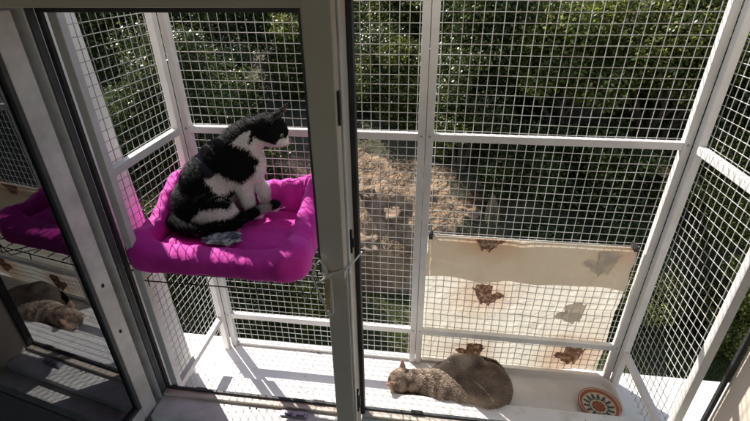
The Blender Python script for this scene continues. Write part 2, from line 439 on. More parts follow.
hen = [(-0.509, 0.235), (-0.386, 0.2), (-0.386, 0.358), (-0.281, 0.365), (-0.193, 0.4), (-0.105, 0.379), (-0.018, 0.407), (0.105, 0.386), (0.081, 0.253), (0.081, 0.13), (0.14, 0.06), (0.193, 0.112), (0.263, 0.175), (0.368, 0.189), (0.467, 0.13), (0.53, 0.084), (0.481, 0.042), (0.421, -0.046), (0.316, -0.081), (0.298, -0.186), (0.211, -0.256), (0.158, -0.291), (0.14, -0.407), (0.088, -0.365), (0.018, -0.309), (-0.053, -0.302), (-0.07, -0.393), (-0.116, -0.365), (-0.158, -0.274), (-0.246, -0.168), (-0.316, -0.028), (-0.386, 0.112)]
def hen_print(cx, cz, s, flip, rot, mat, yb, amp, side, z0, z1, zlo=-9, zhi=9):
    pts = []
    for i in range(len(hen)):
        a, b = hen[i], hen[(i+1) % len(hen)]
        for t in (0, .5): pts.append((a[0]+(b[0]-a[0])*t, a[1]+(b[1]-a[1])*t))
    bm = bmesh.new(); vs = []
    for i, (px, pz) in enumerate(pts):
        k = 1 + .07*nz(i*.9, cx*10, cz*10)
        px *= flip*k; pz *= k
        x = cx + s*(px*cos(rot)-pz*sin(rot)); z = cz + s*(px*sin(rot)+pz*cos(rot))
        vs.append(bm.verts.new((x, 0, min(max(z, zlo), zhi))))
    f = bm.faces.new(vs)
    bmesh.ops.triangulate(bm, faces=[f])
    for _ in range(2): bmesh.ops.subdivide_edges(bm, edges=bm.edges[:], cuts=1, use_grid_fill=True)
    for v in bm.verts:
        w = 1-(v.co.z-z0)/(z1-z0)
        v.co.y = yb + side*cloth_off(v.co.x, v.co.z, amp, w) - .0016
    me = bpy.data.meshes.new('hen_print'); bm.to_mesh(me); bm.free()
    return put('hen_print', me, mat, CL, smooth=True)
hen_print(.213, .968, .112, 1, -.1, 'print', YO, .0055, 1, .63, 1.197)
hen_print(.530, .725, .112, -1, .25, 'print', YO, .0055, 1, .65, 1.197)
hen_print(.185, .700, .110, -1, .1, 'print', YO, .0055, 1, .63, 1.197)
hen_print(.190, 1.196, .110, 1, -.1, 'print', YF, .007, -1, 1.041, 1.199, zhi=1.1975)
hen_print(.500, .915, .112, -1, .5, 'print_pale', YO, .0055, 1, .65, 1.197)
hen_print(.545, 1.135, .115, -1, .2, 'print_pale', YF, .007, -1, 1.041, 1.199)
for o in list(CL.children):
    if o.name.startswith('hen_print') and o.data.materials[0] == M['print_pale']: o['label'] = 'pale grey hen print from the back of the cloth, showing through'

# ------------------------------------------------------------------ tray and bowl on the cage floor
def tray():
    x0, x1, y0, y1, r = .09, .672, 1.0085, 1.183, .055
    def loop(ins, z, rr):
        pts = []
        for cx, cy, a0 in ((x1-ins-rr, y1-ins-rr, 0), (x0+ins+rr, y1-ins-rr, 90), (x0+ins+rr, y0+ins+rr, 180), (x1-ins-rr, y0+ins+rr, 270)):
            for k in range(9):
                a = R(a0+90*k/8); pts.append((cx+rr*cos(a), cy+rr*sin(a), z))
        return pts
    prof = [(.010, FZ+.001, .045), (.002, FZ+.022, .053), (0, FZ+.028, .055), (.003, FZ+.030, .052), (.006, FZ+.027, .050), (.012, FZ+.008, .043), (.020, FZ+.005, .038)]
    m = MB(); L = [loop(*p) for p in prof]; n = len(L[0])
    for l in L: m.v += l
    for i in range(len(L)-1):
        for k in range(n): m.f.append((i*n+k, i*n+(k+1)%n, (i+1)*n+(k+1)%n, (i+1)*n+k))
    m.f.append(tuple((len(L)-1)*n+k for k in range(n))); m.f.append(tuple(range(n))[::-1])
    return m.build('floor_tray', 'white_tray', smooth=True, fix=True)
o = tray()
for p in o.data.polygons:
    if len(p.vertices) > 4: p.use_smooth = False
tag(o, 'shallow white plastic tray with rounded corners under the bowl on the cage floor', 'tray')
def bowl(cx, cy, z, rad):
    m = MB(); n = 96
    prof = [(0, .006), (.30, .006), (.55, .007), (.72, .009), (.86, .014), (.97, .018), (1.0, .0185), (1.0, .016), (.88, .010), (.60, .002), (0, .0015)]
    fine = []
    for i in range(len(prof)-1):
        for t in range(6): fine.append((prof[i][0]+(prof[i+1][0]-prof[i][0])*t/6, prof[i][1]+(prof[i+1][1]-prof[i][1])*t/6, i))
    fine.append((*prof[-1], len(prof)-1))
    red, cream, dark, org, blk = (.30, .075, .03), (.56, .45, .30), (.04, .045, .045), (.38, .13, .05), (.03, .028, .026)
    for r, h, seg in fine:
        for k in range(n):
            a = 2*pi*k/n
            if seg >= 6: c = (.30, .05, .02)
            elif r > .955: c = red
            elif r > .92: c = cream
            elif r > .78: c = org if r > .9 else red
            elif r > .73: c = cream
            elif r > .40:
                w = math.cos(a*14); q = (r-.40)/.33
                c = dark if (w > 1.7*abs(q-.5)-.2 and q > .12) else ((.30, .34, .30) if q < .5 else cream)
                if q < .12: c = blk
            elif r > .34: c = cream
            elif r > .2: c = org if math.cos(a*10) > 0 else blk
            else: c = red
            m.v.append((cx+r*rad*cos(a), cy+r*rad*sin(a), z+h)); m.c.append(c)
    for i in range(len(fine)-1):
        for k in range(n): m.f.append((i*n+k, i*n+(k+1)%n, (i+1)*n+(k+1)%n, (i+1)*n+k))
    o = m.build('food_bowl', 'bowl', smooth=True)
    return o
o = bowl(.599, 1.066, FZ+.006, .066)
tag(o, 'round orange and black patterned ceramic bowl in the right corner of the tray', 'bowl')

rnd = random.Random(21); m = MB()
for i in range(230):
    x = rnd.uniform(-1.2, .75); y = rnd.choice([rnd.uniform(.87, 1.0), rnd.uniform(1.01, 1.2), rnd.uniform(1.15, 1.22)])
    z = LZ+.0006 if (y < 1.003 and -.79 < x < .79) else FZ+.0006
    if z < LZ and x > .08 and y > 1.0: continue
    a = rnd.uniform(0, 2*pi); L = rnd.uniform(.0012, .0045)*(2.2 if rnd.random() < .08 else 1)
    t = V((cos(a), sin(a), 0))*L; b = V((-sin(a), cos(a), .2))*L*rnd.uniform(.2, .6); p = V((x, y, z)); k = rnd.choice([.6, 1.0, 2.2])
    m.add([p-t, p+b, p+t+V((0, 0, .0012)), p-b], [(0, 1, 2, 3)], [(k, k, k)]*4)
o = m.build('ledge_debris', 'leaf_brown'); o['kind'] = 'stuff'; o['label'] = 'tiny crumbs and leaf bits scattered on the white ledge'
# ------------------------------------------------------------------ wire shelf and magenta bed
SH = empty('wire_shelf', (-.53, 1.02, 1.235), 'black wire shelf carrying the magenta bed at the left of the cage', 'shelf')
m = MB(); zs = 1.243
for i in range(12):
    y = .868+i*.0265
    m.tube([(-.800 if i < 4 else -.733, y, zs), (-.248, y, zs)], .0017, 6)
m.build('long_wire', 'black_wire', SH, smooth=True)
m = MB()
for i in range(9):
    x = -.715+i*.055
    m.tube([(x, .845, zs-.0034), (x, 1.182, zs-.0034)], .0015, 6)
m.tube([(-.735, .856, zs-.022), (-.25, .856, zs-.022)], .0017, 6)
m.tube([(-.26, .845, zs-.002), (-.26, .86, zs-.05), (-.26, 1.18, zs-.16)], .0016, 6)
m.tube([(-.30, .845, zs-.002), (-.30, .86, zs-.05), (-.30, 1.18, zs-.16)], .0016, 6)
for x in (-.715, -.66, -.605, -.42, -.30): m.tube([(x, .845, zs-.003), (x, .843, zs-.028)], .0015, 6)
m.build('cross_wire', 'black_wire', SH, smooth=True)

B = empty('pet_bed', (-.53, 1.02, 1.246), 'magenta padded rectangular pet bed on the black wire shelf', 'pet bed')
def rr_path(x0, x1, y0, y1, r, n=220):
    segs = []; pts = []
    cs = [(x1-r, y1-r, 0), (x0+r, y1-r, 90), (x0+r, y0+r, 180), (x1-r, y0+r, 270)]
    for i, (cx, cy, a0) in enumerate(cs):
        for k in range(10):
            a = R(a0+90*k/9); pts.append(V((cx+r*cos(a), cy+r*sin(a))))
    pts.append(pts[0].copy()); L = [0]
    for i in range(1, len(pts)): L.append(L[-1]+(pts[i]-pts[i-1]).length)
    out = []
    for j in range(n):
        s = L[-1]*j/n; i = max(k for k in range(len(L)) if L[k] <= s+1e-9); i = min(i, len(pts)-2)
        t = (s-L[i])/max(L[i+1]-L[i], 1e-9); out.append(pts[i].lerp(pts[i+1], t))
    return out
def bolster():
    x0, x1, y0, y1 = -.775, -.296, .848, 1.180
    n, k = 340, 28
    path = rr_path(x0+.030, x1-.030, y0+.030, y1-.030, .036, n)
    m = MB()
    for j, p in enumerate(path):
        t = (path[(j+1) % n]-path[j-1]).normalized(); nr = V((t.y, -t.x))
        back = max(0, min(1, (p.y-.92)/.22)); back = back*back*(3-2*back)
        u_ = (p.x-x0)/(x1-x0)
        front_top = 1.312 + .040*math.exp(-(u_/.13)**2) + .030*math.exp(-((1-u_)/.15)**2)
        top = front_top*(1-back) + (1.398+.010*math.sin(p.x*15))*back + .006*nz(p.x*9, p.y*9, 1)
        corner = min(abs(p.x-(x0+.030)), abs(p.x-(x1-.030)))+min(abs(p.y-(y0+.030)), abs(p.y-(y1-.030)))
        cpk = math.exp(-(corner/.042)**2); top += .014*cpk
        bot = 1.247; h = (top-bot)/2; cz = (top+bot)/2
        for q in range(k):
            a = 2*pi*q/k; ca, sa = cos(a), sin(a); ex = .60 if ca > 0 else .78
            u = math.copysign(abs(ca)**ex, ca); w = math.copysign(abs(sa)**ex, sa)
            ww = .030*(1+.5*cpk) if u > 0 else .032
            px = nr.x*u*ww; py = nr.y*u*ww
            z = cz + w*h
            if u < 0 and w > 0: z += .010*(1-back)*(-u)              # plump inner edge
            if u > 0 and w > 0: z -= .010*u*w
            P0 = V((p.x+px, p.y+py, z))
            wr = .0030*nz(P0.x*20, P0.y*20, P0.z*14) + .0016*nz(P0.x*60+9, P0.y*60, P0.z*40) + .0010*nz(P0.x*140, P0.y*140, P0.z*110)
            wr += .0045*nz(j*.16, 0, 4)*(1 if w > .1 else .35)
            P0 += V((nr.x*u, nr.y*u, w)).normalized()*wr
            m.v.append(tuple(P0))
    for j in range(n):
        for q in range(k):
            m.f.append((j*k+q, j*k+(q+1)%k, ((j+1)%n)*k+(q+1)%k, ((j+1)%n)*k+q))
    return m.build('bolster', 'bed', B, smooth=True, fix=True)
bolster()
def cushion():
    x0, x1, y0, y1 = -.735, -.330, .885, 1.150; nx, ny = 120, 80; m = MB()
    for j in range(ny+1):
        for i in range(nx+1):
            x = x0+(x1-x0)*i/nx; y = y0+(y1-y0)*j/ny
            e = min(x-x0, x1-x, y-y0, y1-y)/.05; e = min(1, max(0, e))
            z = 1.280 + .030*math.sin(e*pi/2) + .006*nz(x*14, y*14, 1) + .0026*nz(x*42, y*42, 3) + .0012*nz(x*95, y*95, 6)
            z -= .010*math.exp(-((x+.60)**2+(y-1.02)**2)/.012)
            m.v.append((x, y, z))
    for j in range(ny):
        for i in range(nx):
            a = j*(nx+1)+i; m.f.append((a, a+1, a+nx+2, a+nx+1))
    b = len(m.v); m.v += [(x0, y0, 1.248), (x1, y0, 1.248), (x1, y1, 1.248), (x0, y1, 1.248)]; m.f.append((b+3, b+2, b+1, b))
    return m.build('cushion', 'bed', B, smooth=True)
cushion()

# ------------------------------------------------------------------ cats
def remeshed(m, voxel=.0042, smooth_it=7):
    me = m.mesh('tmp'); o = bpy.data.objects.new('tmp', me); COL.objects.link(o)
    r = o.modifiers.new('r', 'REMESH'); r.mode = 'VOXEL'; r.voxel_size = voxel
    s = o.modifiers.new('s', 'SMOOTH'); s.factor = .5; s.iterations = smooth_it
    dg = bpy.context.evaluated_depsgraph_get(); dg.update()
    out = bpy.data.meshes.new_from_object(o.evaluated_get(dg))
    bpy.data.objects.remove(o); bpy.data.meshes.remove(me)
    return out
def paint(me, fn):
    ca = me.color_attributes.new('Col', 'FLOAT_COLOR', 'POINT'); flat = []
    for v in me.vertices:
        c = fn(v.co, v.normal); flat += [c[0], c[1], c[2], 1]
    ca.data.foreach_set('color', flat)
def fur(me, fn, n, length, flow, parent, lfn=None, seed=3, wid=.0011, var=.42):
    rnd = random.Random(seed); me.calc_loop_triangles()
    tris = me.loop_triangles; acc = []; t = 0
    for tr in tris: t += tr.area; acc.append(t)
    import bisect
    m = MB(); vv = me.vertices
    for _ in range(n):
        tr = tris[bisect.bisect_left(acc, rnd.random()*t) if True else 0]
        a, b = rnd.random(), rnd.random()
        if a+b > 1: a, b = 1-a, 1-b
        i0, i1, i2 = tr.vertices
        p = vv[i0].co + (vv[i1].co-vv[i0].co)*a + (vv[i2].co-vv[i0].co)*b
        nn = (vv[i0].normal*(1-a-b)+vv[i1].normal*a+vv[i2].normal*b).normalized()
        fl = flow(p); fl = fl - nn*fl.dot(nn)
        if fl.length < 1e-4: fl = nn.orthogonal()
        fl.normalize()
        fl += V((rnd.gauss(0, .22), rnd.gauss(0, .22), rnd.gauss(0, .22)))
        L = length*(.6+.7*rnd.random())*(lfn(p) if lfn else 1)
        d = (fl + nn*(.38+.5*rnd.random())).normalized()
        w = d.cross(nn).normalized()*wid*(.7+.6*rnd.random())
        q = p + d*L*.55 + nn*L*.05; e = p + d*L - V((0, 0, L*.12))
        c = fn(p+V((rnd.gauss(0, .0028), rnd.gauss(0, .0028), rnd.gauss(0, .0028))), nn); k = 1-var*.48+var*rnd.random()*(1.25 if var > .5 else 1); c = (c[0]*k, c[1]*k, c[2]*k)
        m.add([p-w-nn*.001, p+w-nn*.001, q+w*.7, q-w*.7, e], [(0, 1, 2, 3), (3, 2, 4)], [c]*5)
    return m.build('fur', 'fur', parent, smooth=True)
def inpoly(x, y, P):
    c = False; j = len(P)-1
    for i in range(len(P)):
        if (P[i][1] > y) != (P[j][1] > y) and x < (P[j][0]-P[i][0])*(y-P[i][1])/(P[j][1]-P[i][1])+P[i][0]: c = not c
        j = i
    return c
def ear(m, base, tip, wv, r=.020, th=.0055):
    base, tip, wv = V(base), V(tip), V(wv).normalized(); ax = (tip-base)
    nr = ax.cross(wv).normalized(); vs = []; fs = []; K = 8; n = 12
    for i in range(K+1):
        t = i/K; w = r*(1-t)**.75+.0035; h = th*(1-t*.5)
        c = base+ax*t + nr*(-.006*sin(t*pi))
        for k in range(n):
            a = 2*pi*k/n; x = cos(a); y = sin(a)
            vs.append(c + wv*w*x + nr*(h*y + .45*w*(x*x)*.6))
    for i in range(K):
        for k in range(n): fs.append((i*n+k, i*n+(k+1)%n, (i+1)*n+(k+1)%n, (i+1)*n+k))
    fs.append(tuple(range(n))[::-1]); fs.append(tuple(K*n+k for k in range(n)))
    m.add(vs, fs)

# --- black and white cat, seated on the bed, looking right
CA = empty('sitting_cat', (-.60, 1.03, 1.285), 'black and white cat sitting on the magenta bed looking to the right', 'cat')
hd = V((-.434, 1.105, 1.566))                        # head centre
fwd = V((.90, .12, -.42)).normalized()              # muzzle direction
sidev = V((0, 0, 1)).cross(fwd).normalized()        # towards the far side
upv = fwd.cross(sidev).normalized()
HR = Matrix((fwd, sidev, upv)).transposed()
m = MB()
def E(c, r, ang=0, yaw=0):
    m.ell(c, r, Matrix.Rotation(yaw, 3, 'Z') @ Matrix.Rotation(ang, 3, 'Y'))
E((-.640, 1.055, 1.358), (.084, .078, .082))                 # rump
E((-.617, 1.062, 1.418), (.074, .070, .086), R(28))          # loin
E((-.570, 1.075, 1.468), (.068, .060, .088), R(42))          # ribs
E((-.527, 1.090, 1.492), (.052, .052, .080), R(40))          # shoulders
E((-.505, 1.095, 1.470), (.048, .048, .062), R(0))           # chest
m.cone_chain([(-.520, 1.092, 1.525), (-.480, 1.097, 1.555), (-.450, 1.10, 1.563)], [.052, .045, .041])
m.ell(hd, (.050, .047, .044), HR)
m.ell(hd+fwd*.012-upv*.010, (.042, .044, .033), HR)          # cheeks
m.ell(hd+fwd*.044-upv*.014, (.018, .018, .0135), HR)        # muzzle
for s in (-1, 1): m.ell(hd+fwd*.048-upv*.015+sidev*s*.008, (.012, .011, .0095), HR)
m.ell(hd+fwd*.042-upv*.026, (.013, .011, .009), HR)          # chin
m.ell(hd+fwd*.027+upv*.008, (.026, .014, .018), HR)          # nose bridge
for s in (-1, 1):
    b = hd - fwd*.010 + upv*.026 + sidev*s*.027
    ear(m, b, b + upv*.054 + sidev*s*.008 + fwd*.034, fwd*.35+sidev*s*.95, .0225)
# hind legs: thigh, foot
for s, yy in ((-1, 1.005), (1, 1.125)):
    E((-.595, yy, 1.358), (.066, .034, .062), R(-20))
    m.cone_chain([(-.560, yy, 1.362), (-.535, yy-.004*s, 1.342), (-.600, yy+s*.004, 1.320), (-.540, yy+s*.006, 1.322), (-.520, yy+s*.006, 1.322)], [.034, .022, .016, .014, .014])
# front legs
for s, yy, px in ((-1, 1.068, -.502), (1, 1.112, -.470)):
    m.cone_chain([(-.512, yy+.006, 1.475), (-.520, yy, 1.425), (px-.008, yy-.002, 1.385), (px-.006, yy, 1.335), (px-.002, yy, 1.320)], [.036, .0265, .0175, .0145, .0145])
    m.ell((px+.010, yy, 1.319), (.020, .0145, .011))
    for q in (-1, 0, 1): m.ell((px+.025, yy+q*.0075, 1.316), (.0075, .0048, .007), n=10, m=6)
# tail wrapped round the near side
tailp = [(-.700, 1.06, 1.330), (-.722, 1.020, 1.328), (-.696, .982, 1.328), (-.650, .952, 1.328), (-.596, .946, 1.328), (-.550, .972, 1.330), (-.508, 1.014, 1.336), (-.470, 1.050, 1.345), (-.436, 1.078, 1.350)]
tp = []
for i in range(len(tailp)-1):
    a, b = V(tailp[i]), V(tailp[i+1])
    for t in range(4): tp.append(a.lerp(b, t/4))
tp.append(V(tailp[-1]))
m.tube(tp, [.0190-.0050*i/len(tp) for i in range(len(tp))], 14); m.ell(tailp[-1], .014)
cat_me = remeshed(m, .0040, 6)
def K(dx=0): return dx
W_CHEST = [(-.508,1.564),(-.482,1.600),(-.450,1.585),(-.440,1.545),(-.395,1.50),(-.425,1.44),(-.440,1.28),(-.498,1.28),(-.498,1.404),(-.468,1.475),(-.482,1.518),(-.5,1.522),(-.518,1.544)]
W_P1 = [(-.590,1.462),(-.536,1.474),(-.485,1.487),(-.470,1.44),(-.450,1.38),(-.50,1.375),(-.528,1.388),(-.572,1.420)]
W_P2 = [(-.658,1.326),(-.632,1.350),(-.600,1.378),(-.560,1.383),(-.530,1.380),(-.490,1.383),(-.45,1.38),(-.45,1.28),(-.541,1.318),(-.622,1.306)]
B_SH = [(-.57,1.54),(-.50,1.54),(-.475,1.525),(-.462,1.490),(-.470,1.46),(-.505,1.430),(-.53,1.44),(-.555,1.475)]
BLK, WHT = (.0065, .006, .006), (.92, .86, .84)
def tail_dist(p):
    return min((V(q)-p).length for q in tp)
def coat1(p, n):
    j = V((nz(p.x*55, p.y*55, p.z*55), nz(p.x*60, p.z*60, 7), nz(p.z*55, p.y*55, 3)))*.006
    q = p+j; d = q-hd; f, s, u = d.dot(fwd), d.dot(sidev), d.dot(upv)
    if q.z < 1.385 and tail_dist(p) < .0235 and (p.y < 1.03 or p.z > 1.335):
        i = min(range(len(tp)), key=lambda k: (tp[k]-p).length)
        if 28 <= i <= 30 : return (.40, .37, .35)
        return BLK
    if d.length < .085 and f > -.038 and p.x > -.475:
        if f > .036 and u < .000: return WHT
        if u < -.021 and f > -.03: return WHT
        if abs(s) < .004 and f > .03 and u < .012: return WHT
        if u > .034 and n.dot(fwd) > .55: return (.22, .14, .12)       # inside of the ear
        if u > .036 and n.dot(upv) < .3 and random.random() < .3: return (.06, .05, .045)
        return BLK
    if q.z > 1.552 and n.z > .42 and d.length > .03: return BLK
    if inpoly(q.x, q.z, B_SH) and abs(p.y-1.095) > .018: return BLK
    if inpoly(q.x, q.z, W_CHEST) or inpoly(q.x, q.z, W_P1) or inpoly(q.x, q.z, W_P2): return WHT
    if q.x > -.455 and q.z < 1.55 : return WHT
    if q.x > -.53 and q.z < 1.40: return WHT
    # grizzled hair along the spine and flank top
    g = nz(p.x*90, p.y*90, p.z*90)
    if n.z > .45 and g > .16 and q.z > 1.40 and d.length > .07: return (.075, .07, .062)
    return BLK
paint(cat_me, coat1)
cb = put('body', cat_me, 'skin', CA, smooth=True)
axis = V((-.5, 0, -.85)).normalized()
def flow1(p):
    if p.z < 1.375 and tail_dist(p) < .021: return V((1, .5, 0))
    if (p-hd).length < .06: return -fwd + V((0, 0, -.2))
    return axis
def len1(p):
    if (p-hd).length < .062: return .45
    if p.z < 1.345 and p.x > -.53: return .5
    if (p-hd).length < .12: return 1.0
    return 1.15
fur(cat_me, coat1, 70000, .0078, flow1, CA, len1, wid=.00055)
# eyes, nose, whiskers
def eye_mat(name, c, rough=.08):
    mm, nt, b, out = new_mat(name); b.inputs['Base Color'].default_value = (*c, 1); b.inputs['Roughness'].default_value = rough; b.inputs['Coat Weight'].default_value = 1
    return mm
M['eye'] = eye_mat('cat_eye', (.30, .34, .08)); M['pupil'] = eye_mat('cat_pupil', (.004, .004, .004)); M['nose'] = plain('nose_skin', (.42, .16, .16), (.3, .1, .1), 80, .4)
for s in (-1, 1):
    mm = MB(); c = hd+fwd*.0345+upv*.0060+sidev*s*.0235
    mm.ell(c, (.0085, .0085, .0080), HR); e = mm.build('eye', 'eye', CA, smooth=True)
    mm = MB(); mm.ell(c+fwd*.0048+sidev*s*.0042, (.0045, .0034, .0062), HR); mm.build('pupil', 'pupil', e, smooth=True)
mm = MB(); mm.ell(hd+fwd*.0625-upv*.0090, (.004, .0052, .0036), HR); mm.build('nose', 'nose', CA, smooth=True)
def whiskers(c, fwd, sidev, upv, parent, col='pale'):
    rnd = random.Random(5)
    for s in (-1, 1):
        for k in range(6):
            a = c+fwd*.040-upv*(.010+.0015*(k % 3))+sidev*s*.014
            d = (sidev*s*(.9)+fwd*(.35-.25*rnd.random())+upv*(.35-.16*k)).normalized()
            mm = MB(); mm.tube([a, a+d*.022+upv*.002, a+d*.044-upv*.001], [.00035, .0003, .00012], 4)
            mm.build('whisker', col, parent, smooth=True)
whiskers(hd, fwd, sidev, upv, CA)
# harness strap round the chest, hugging the coat
from mathutils.bvhtree import BVHTree
bvh = BVHTree.FromPolygons([v.co.copy() for v in cat_me.vertices], [tuple(p.vertices) for p in cat_me.polygons])
hc, ha, hb = V((-.575, 1.070, 1.465)), V((-.70, 0, .71)), V((0, 1, 0)); axn = V((.71, 0, .70))
m = MB(); vs, fs = [], []; NR = 56
for t in range(NR+1):
    a = R(-92)+R(184)*t/NR; d = ha*cos(a)+hb*sin(a)
    for (u, off) in ((-.011, .0005), (-.010, .0042), (.010, .0042), (.011, .0005)):
        o_ = hc+axn*u; hit = bvh.ray_cast(o_, d, .12)
        rr = (hit[0]-o_).length if hit[0] else .07
        rr = min(rr, .082)
        vs.append(o_+d*(rr+off))
for t in range(NR):
    for k in range(3): fs.append((t*4+k, t*4+k+1, (t+1)*4+k+1, (t+1)*4+k))
m.add(vs, fs); m.build('harness', 'terracotta', CA, smooth=True)

# --- grey-brown tabby, lying curled on the ledge, head to the left
CB = empty('lying_cat', (.16, 1.08, FZ), 'grey brown tabby cat lying curled on the cage floor beside the cloth', 'cat')
m = MB(); z = FZ
def E2(c, r, yaw=0): m.ell(c, r, Matrix.Rotation(yaw, 3, 'Z'))
E2((.226, 1.072, z+.048), (.088, .094, .060), -.2)           # rump
E2((.150, 1.070, z+.046), (.092, .080, .058), .1)            # belly
E2((.085, 1.058, z+.044), (.072, .064, .052), .25)           # ribs
E2((.035, 1.058, z+.044), (.052, .050, .046), .2)            # shoulders
m.cone_chain([(.035, 1.060, z+.050), (-.010, 1.062, z+.052), (-.045, 1.060, z+.054)], [.044, .038, .036])
h2 = V((-.062, 1.056, z+.052)); f2 = V((-.74, .52, -.42)).normalized(); s2 = V((.60, .64, .42)); s2 = (s2-f2*s2.dot(f2)).normalized(); u2 = f2.cross(s2).normalized()
if u2.z < 0: u2 = -u2; s2 = -s2
H2 = Matrix((f2, s2, u2)).transposed()
m.ell(h2, (.044, .046, .038), H2); m.ell(h2+f2*.036-u2*.012, (.017, .018, .013), H2); m.ell(h2+f2*.012-u2*.008, (.036, .037, .028), H2)
for s in (-1, 1):
    b = h2 - f2*.008 + u2*.022 + s2*s*.029
    ear(m, b, b+u2*.034+s2*s*.022, s2*.5*s+f2*.8, .021)
m.cone_chain([(.040, 1.040, z+.030), (.000, 1.022, z+.018), (-.055, 1.018, z+.013), (-.085, 1.022, z+.012)], [.026, .018, .014, .014])   # front leg
m.cone_chain([(.030, 1.085, z+.030), (-.010, 1.110, z+.018), (-.050, 1.115, z+.012)], [.024, .017, .013])
m.cone_chain([(.190, 1.125, z+.050), (.120, 1.130, z+.045), (.085, 1.128, z+.024), (.045, 1.122, z+.016), (.025, 1.120, z+.013)], [.050, .040, .022, .015, .014])  # hind leg
m.cone_chain([(.210, 1.030, z+.040), (.150, 1.030, z+.035), (.110, 1.035, z+.02)], [.046, .036, .022])
LEG2 = [V(q) for q in ((.190, 1.128, z+.070), (.130, 1.130, z+.072), (.085, 1.112, z+.062), (.045, 1.108, z+.044))]
m.cone_chain(LEG2, [.044, .036, .022, .017])
tail2 = [(.285, 1.130, z+.055), (.262, 1.163, z+.058), (.215, 1.172, z+.062), (.165, 1.168, z+.060), (.115, 1.160, z+.050), (.078, 1.150, z+.040), (.062, 1.140, z+.036)]
tq = []
for i in range(len(tail2)-1):
    for t in range(4): tq.append(V(tail2[i]).lerp(V(tail2[i+1]), t/4))
tq.append(V(tail2[-1])); m.tube(tq, [.0165-.006*i/len(tq) for i in range(len(tq))], 12); m.ell(tail2[-1], .0105)
cat2 = remeshed(m, .0042, 6)
def coat2(p, n):
    if min((q-p).length for q in tq) < .020:
        i = min(range(len(tq)), key=lambda k: (tq[k]-p).length)
        return (.035, .024, .018) if i > 12 else ((.16, .11, .08) if math.sin(i*1.5) > -.2 else (.05, .035, .025))
    base, dk, lt = V((.36, .275, .215)), V((.075, .050, .037)), V((.60, .49, .40))
    ph = p.x*120 + 26*(p.y-1.07) + 7*nz(p.x*12, p.y*12, p.z*12)
    k = .5+.5*math.sin(ph); k = max(0, min(1, (k-.42)*3.5))
    tick = nz(p.x*150, p.y*150, p.z*150)
    front = max(0, min(1, (.14-p.x)/.06))
    c = base.lerp(dk, k*(.25+.50*front)).lerp(lt, max(0, tick)*(.3+.4*front))
    c = c.lerp(V((.25, .205, .165)), .5*(1-front))
    spine = max(0, min(1, 1-abs(p.y-1.10-.10*(p.x-.2))/.022))*(n.z > .5)
    c = c.lerp(dk, spine*.45*(1-front))
    w = min((LEG2[2]-p).length, (LEG2[3]-p).length, (LEG2[1]-p).length)
    c = c.lerp(V((.60, .52, .43)), .7*max(0, min(1, 1-(w-.030)/.034)))
    pw = max(0, min(1, (p.y-1.088)/.022))*max(0, min(1, (.195-p.x)/.04))*max(0, min(1, (p.x-.03)/.02))
    c = c.lerp(V((.68, .60, .50)), .75*pw)
    c = c*(1+.55*nz(p.x*26+3, p.y*26, p.z*26))
    d = p-h2
    if d.length < .085:
        if d.dot(u2) > .036: c = V((.42, .26, .20)) if n.dot(f2) < .3 else V((.50, .28, .22))  # ear colour includes the glow of sun coming through the ears
        if abs(d.dot(s2)) < .010 and d.dot(u2) > 0: c = c.lerp(dk, .5)
    return tuple(c)
paint(cat2, coat2)
put('body', cat2, 'skin', CB, smooth=True)
def flow2(p):
    if min((q-p).length for q in tq) < .02: return V((-1, -.1, 0))
    return V((1, .0, -.25))
fur(cat2, coat2, 60000, .0080, flow2, CB, lambda p: .55 if p.x < -.03 else 1.0, seed=11, wid=.0007, var=.7)
for s in (-1, 1):
    mm = MB(); c = h2+f2*.030+u2*.004+s2*s*.018; mm.ell(c, (.007, .007, .006), H2); e = mm.build('eye', 'eye', CB, smooth=True)
mm = MB(); mm.ell(h2+f2*.0505-u2*.007, (.0038, .005, .0035), H2); mm.build('nose', 'nose', CB, smooth=True)
whiskers(h2, f2, s2, u2, CB)

# ------------------------------------------------------------------ small things on the bed and the mullion
def crumple(name, c, r, mat, seed, label, cat):
    bm = bmesh.new(); bmesh.ops.create_icosphere(bm, subdivisions=5, radius=1)
    for v in bm.verts:
        p = v.co.copy(); k = 1+.55*nz(p.x*2.2+seed, p.y*2.2, p.z*2.2)+.38*nz(p.x*5+seed, p.y*5, p.z*5)+.16*nz(p.x*13, p.y*13, p.z*13)
        v.co = V((c[0]+p.x*r[0]*k, c[1]+p.y*r[1]*k, c[2]+max(p.z, -.5)*r[2]*k))
    me = bpy.data.meshes.new(name); bm.to_mesh(me); bm.free()
    return tag(put(name, me, mat, smooth=True), label, cat)
crumple('crumpled_cloth', (-.540, .937, 1.319), (.047, .027, .0065), 'toy', 2, 'crumpled grey cloth lying on the bed in front of the sitting cat', 'cloth scrap')
m = MB(); pts = []
for i in range(90):
    t = i/89; a = t*17
    pts.append((-.425+.022*cos(a)*(.6+.4*sin(a*.37)) + .03*t-.01, 1.125+.016*sin(a*1.13)+.01*t, 1.318+.006*abs(sin(a*.7))))
m.tube(pts, .0010, 5)
tag(m.build('toy_string', 'cord', smooth=True), 'thin pale tangled string on the bed beside the front paws', 'string')

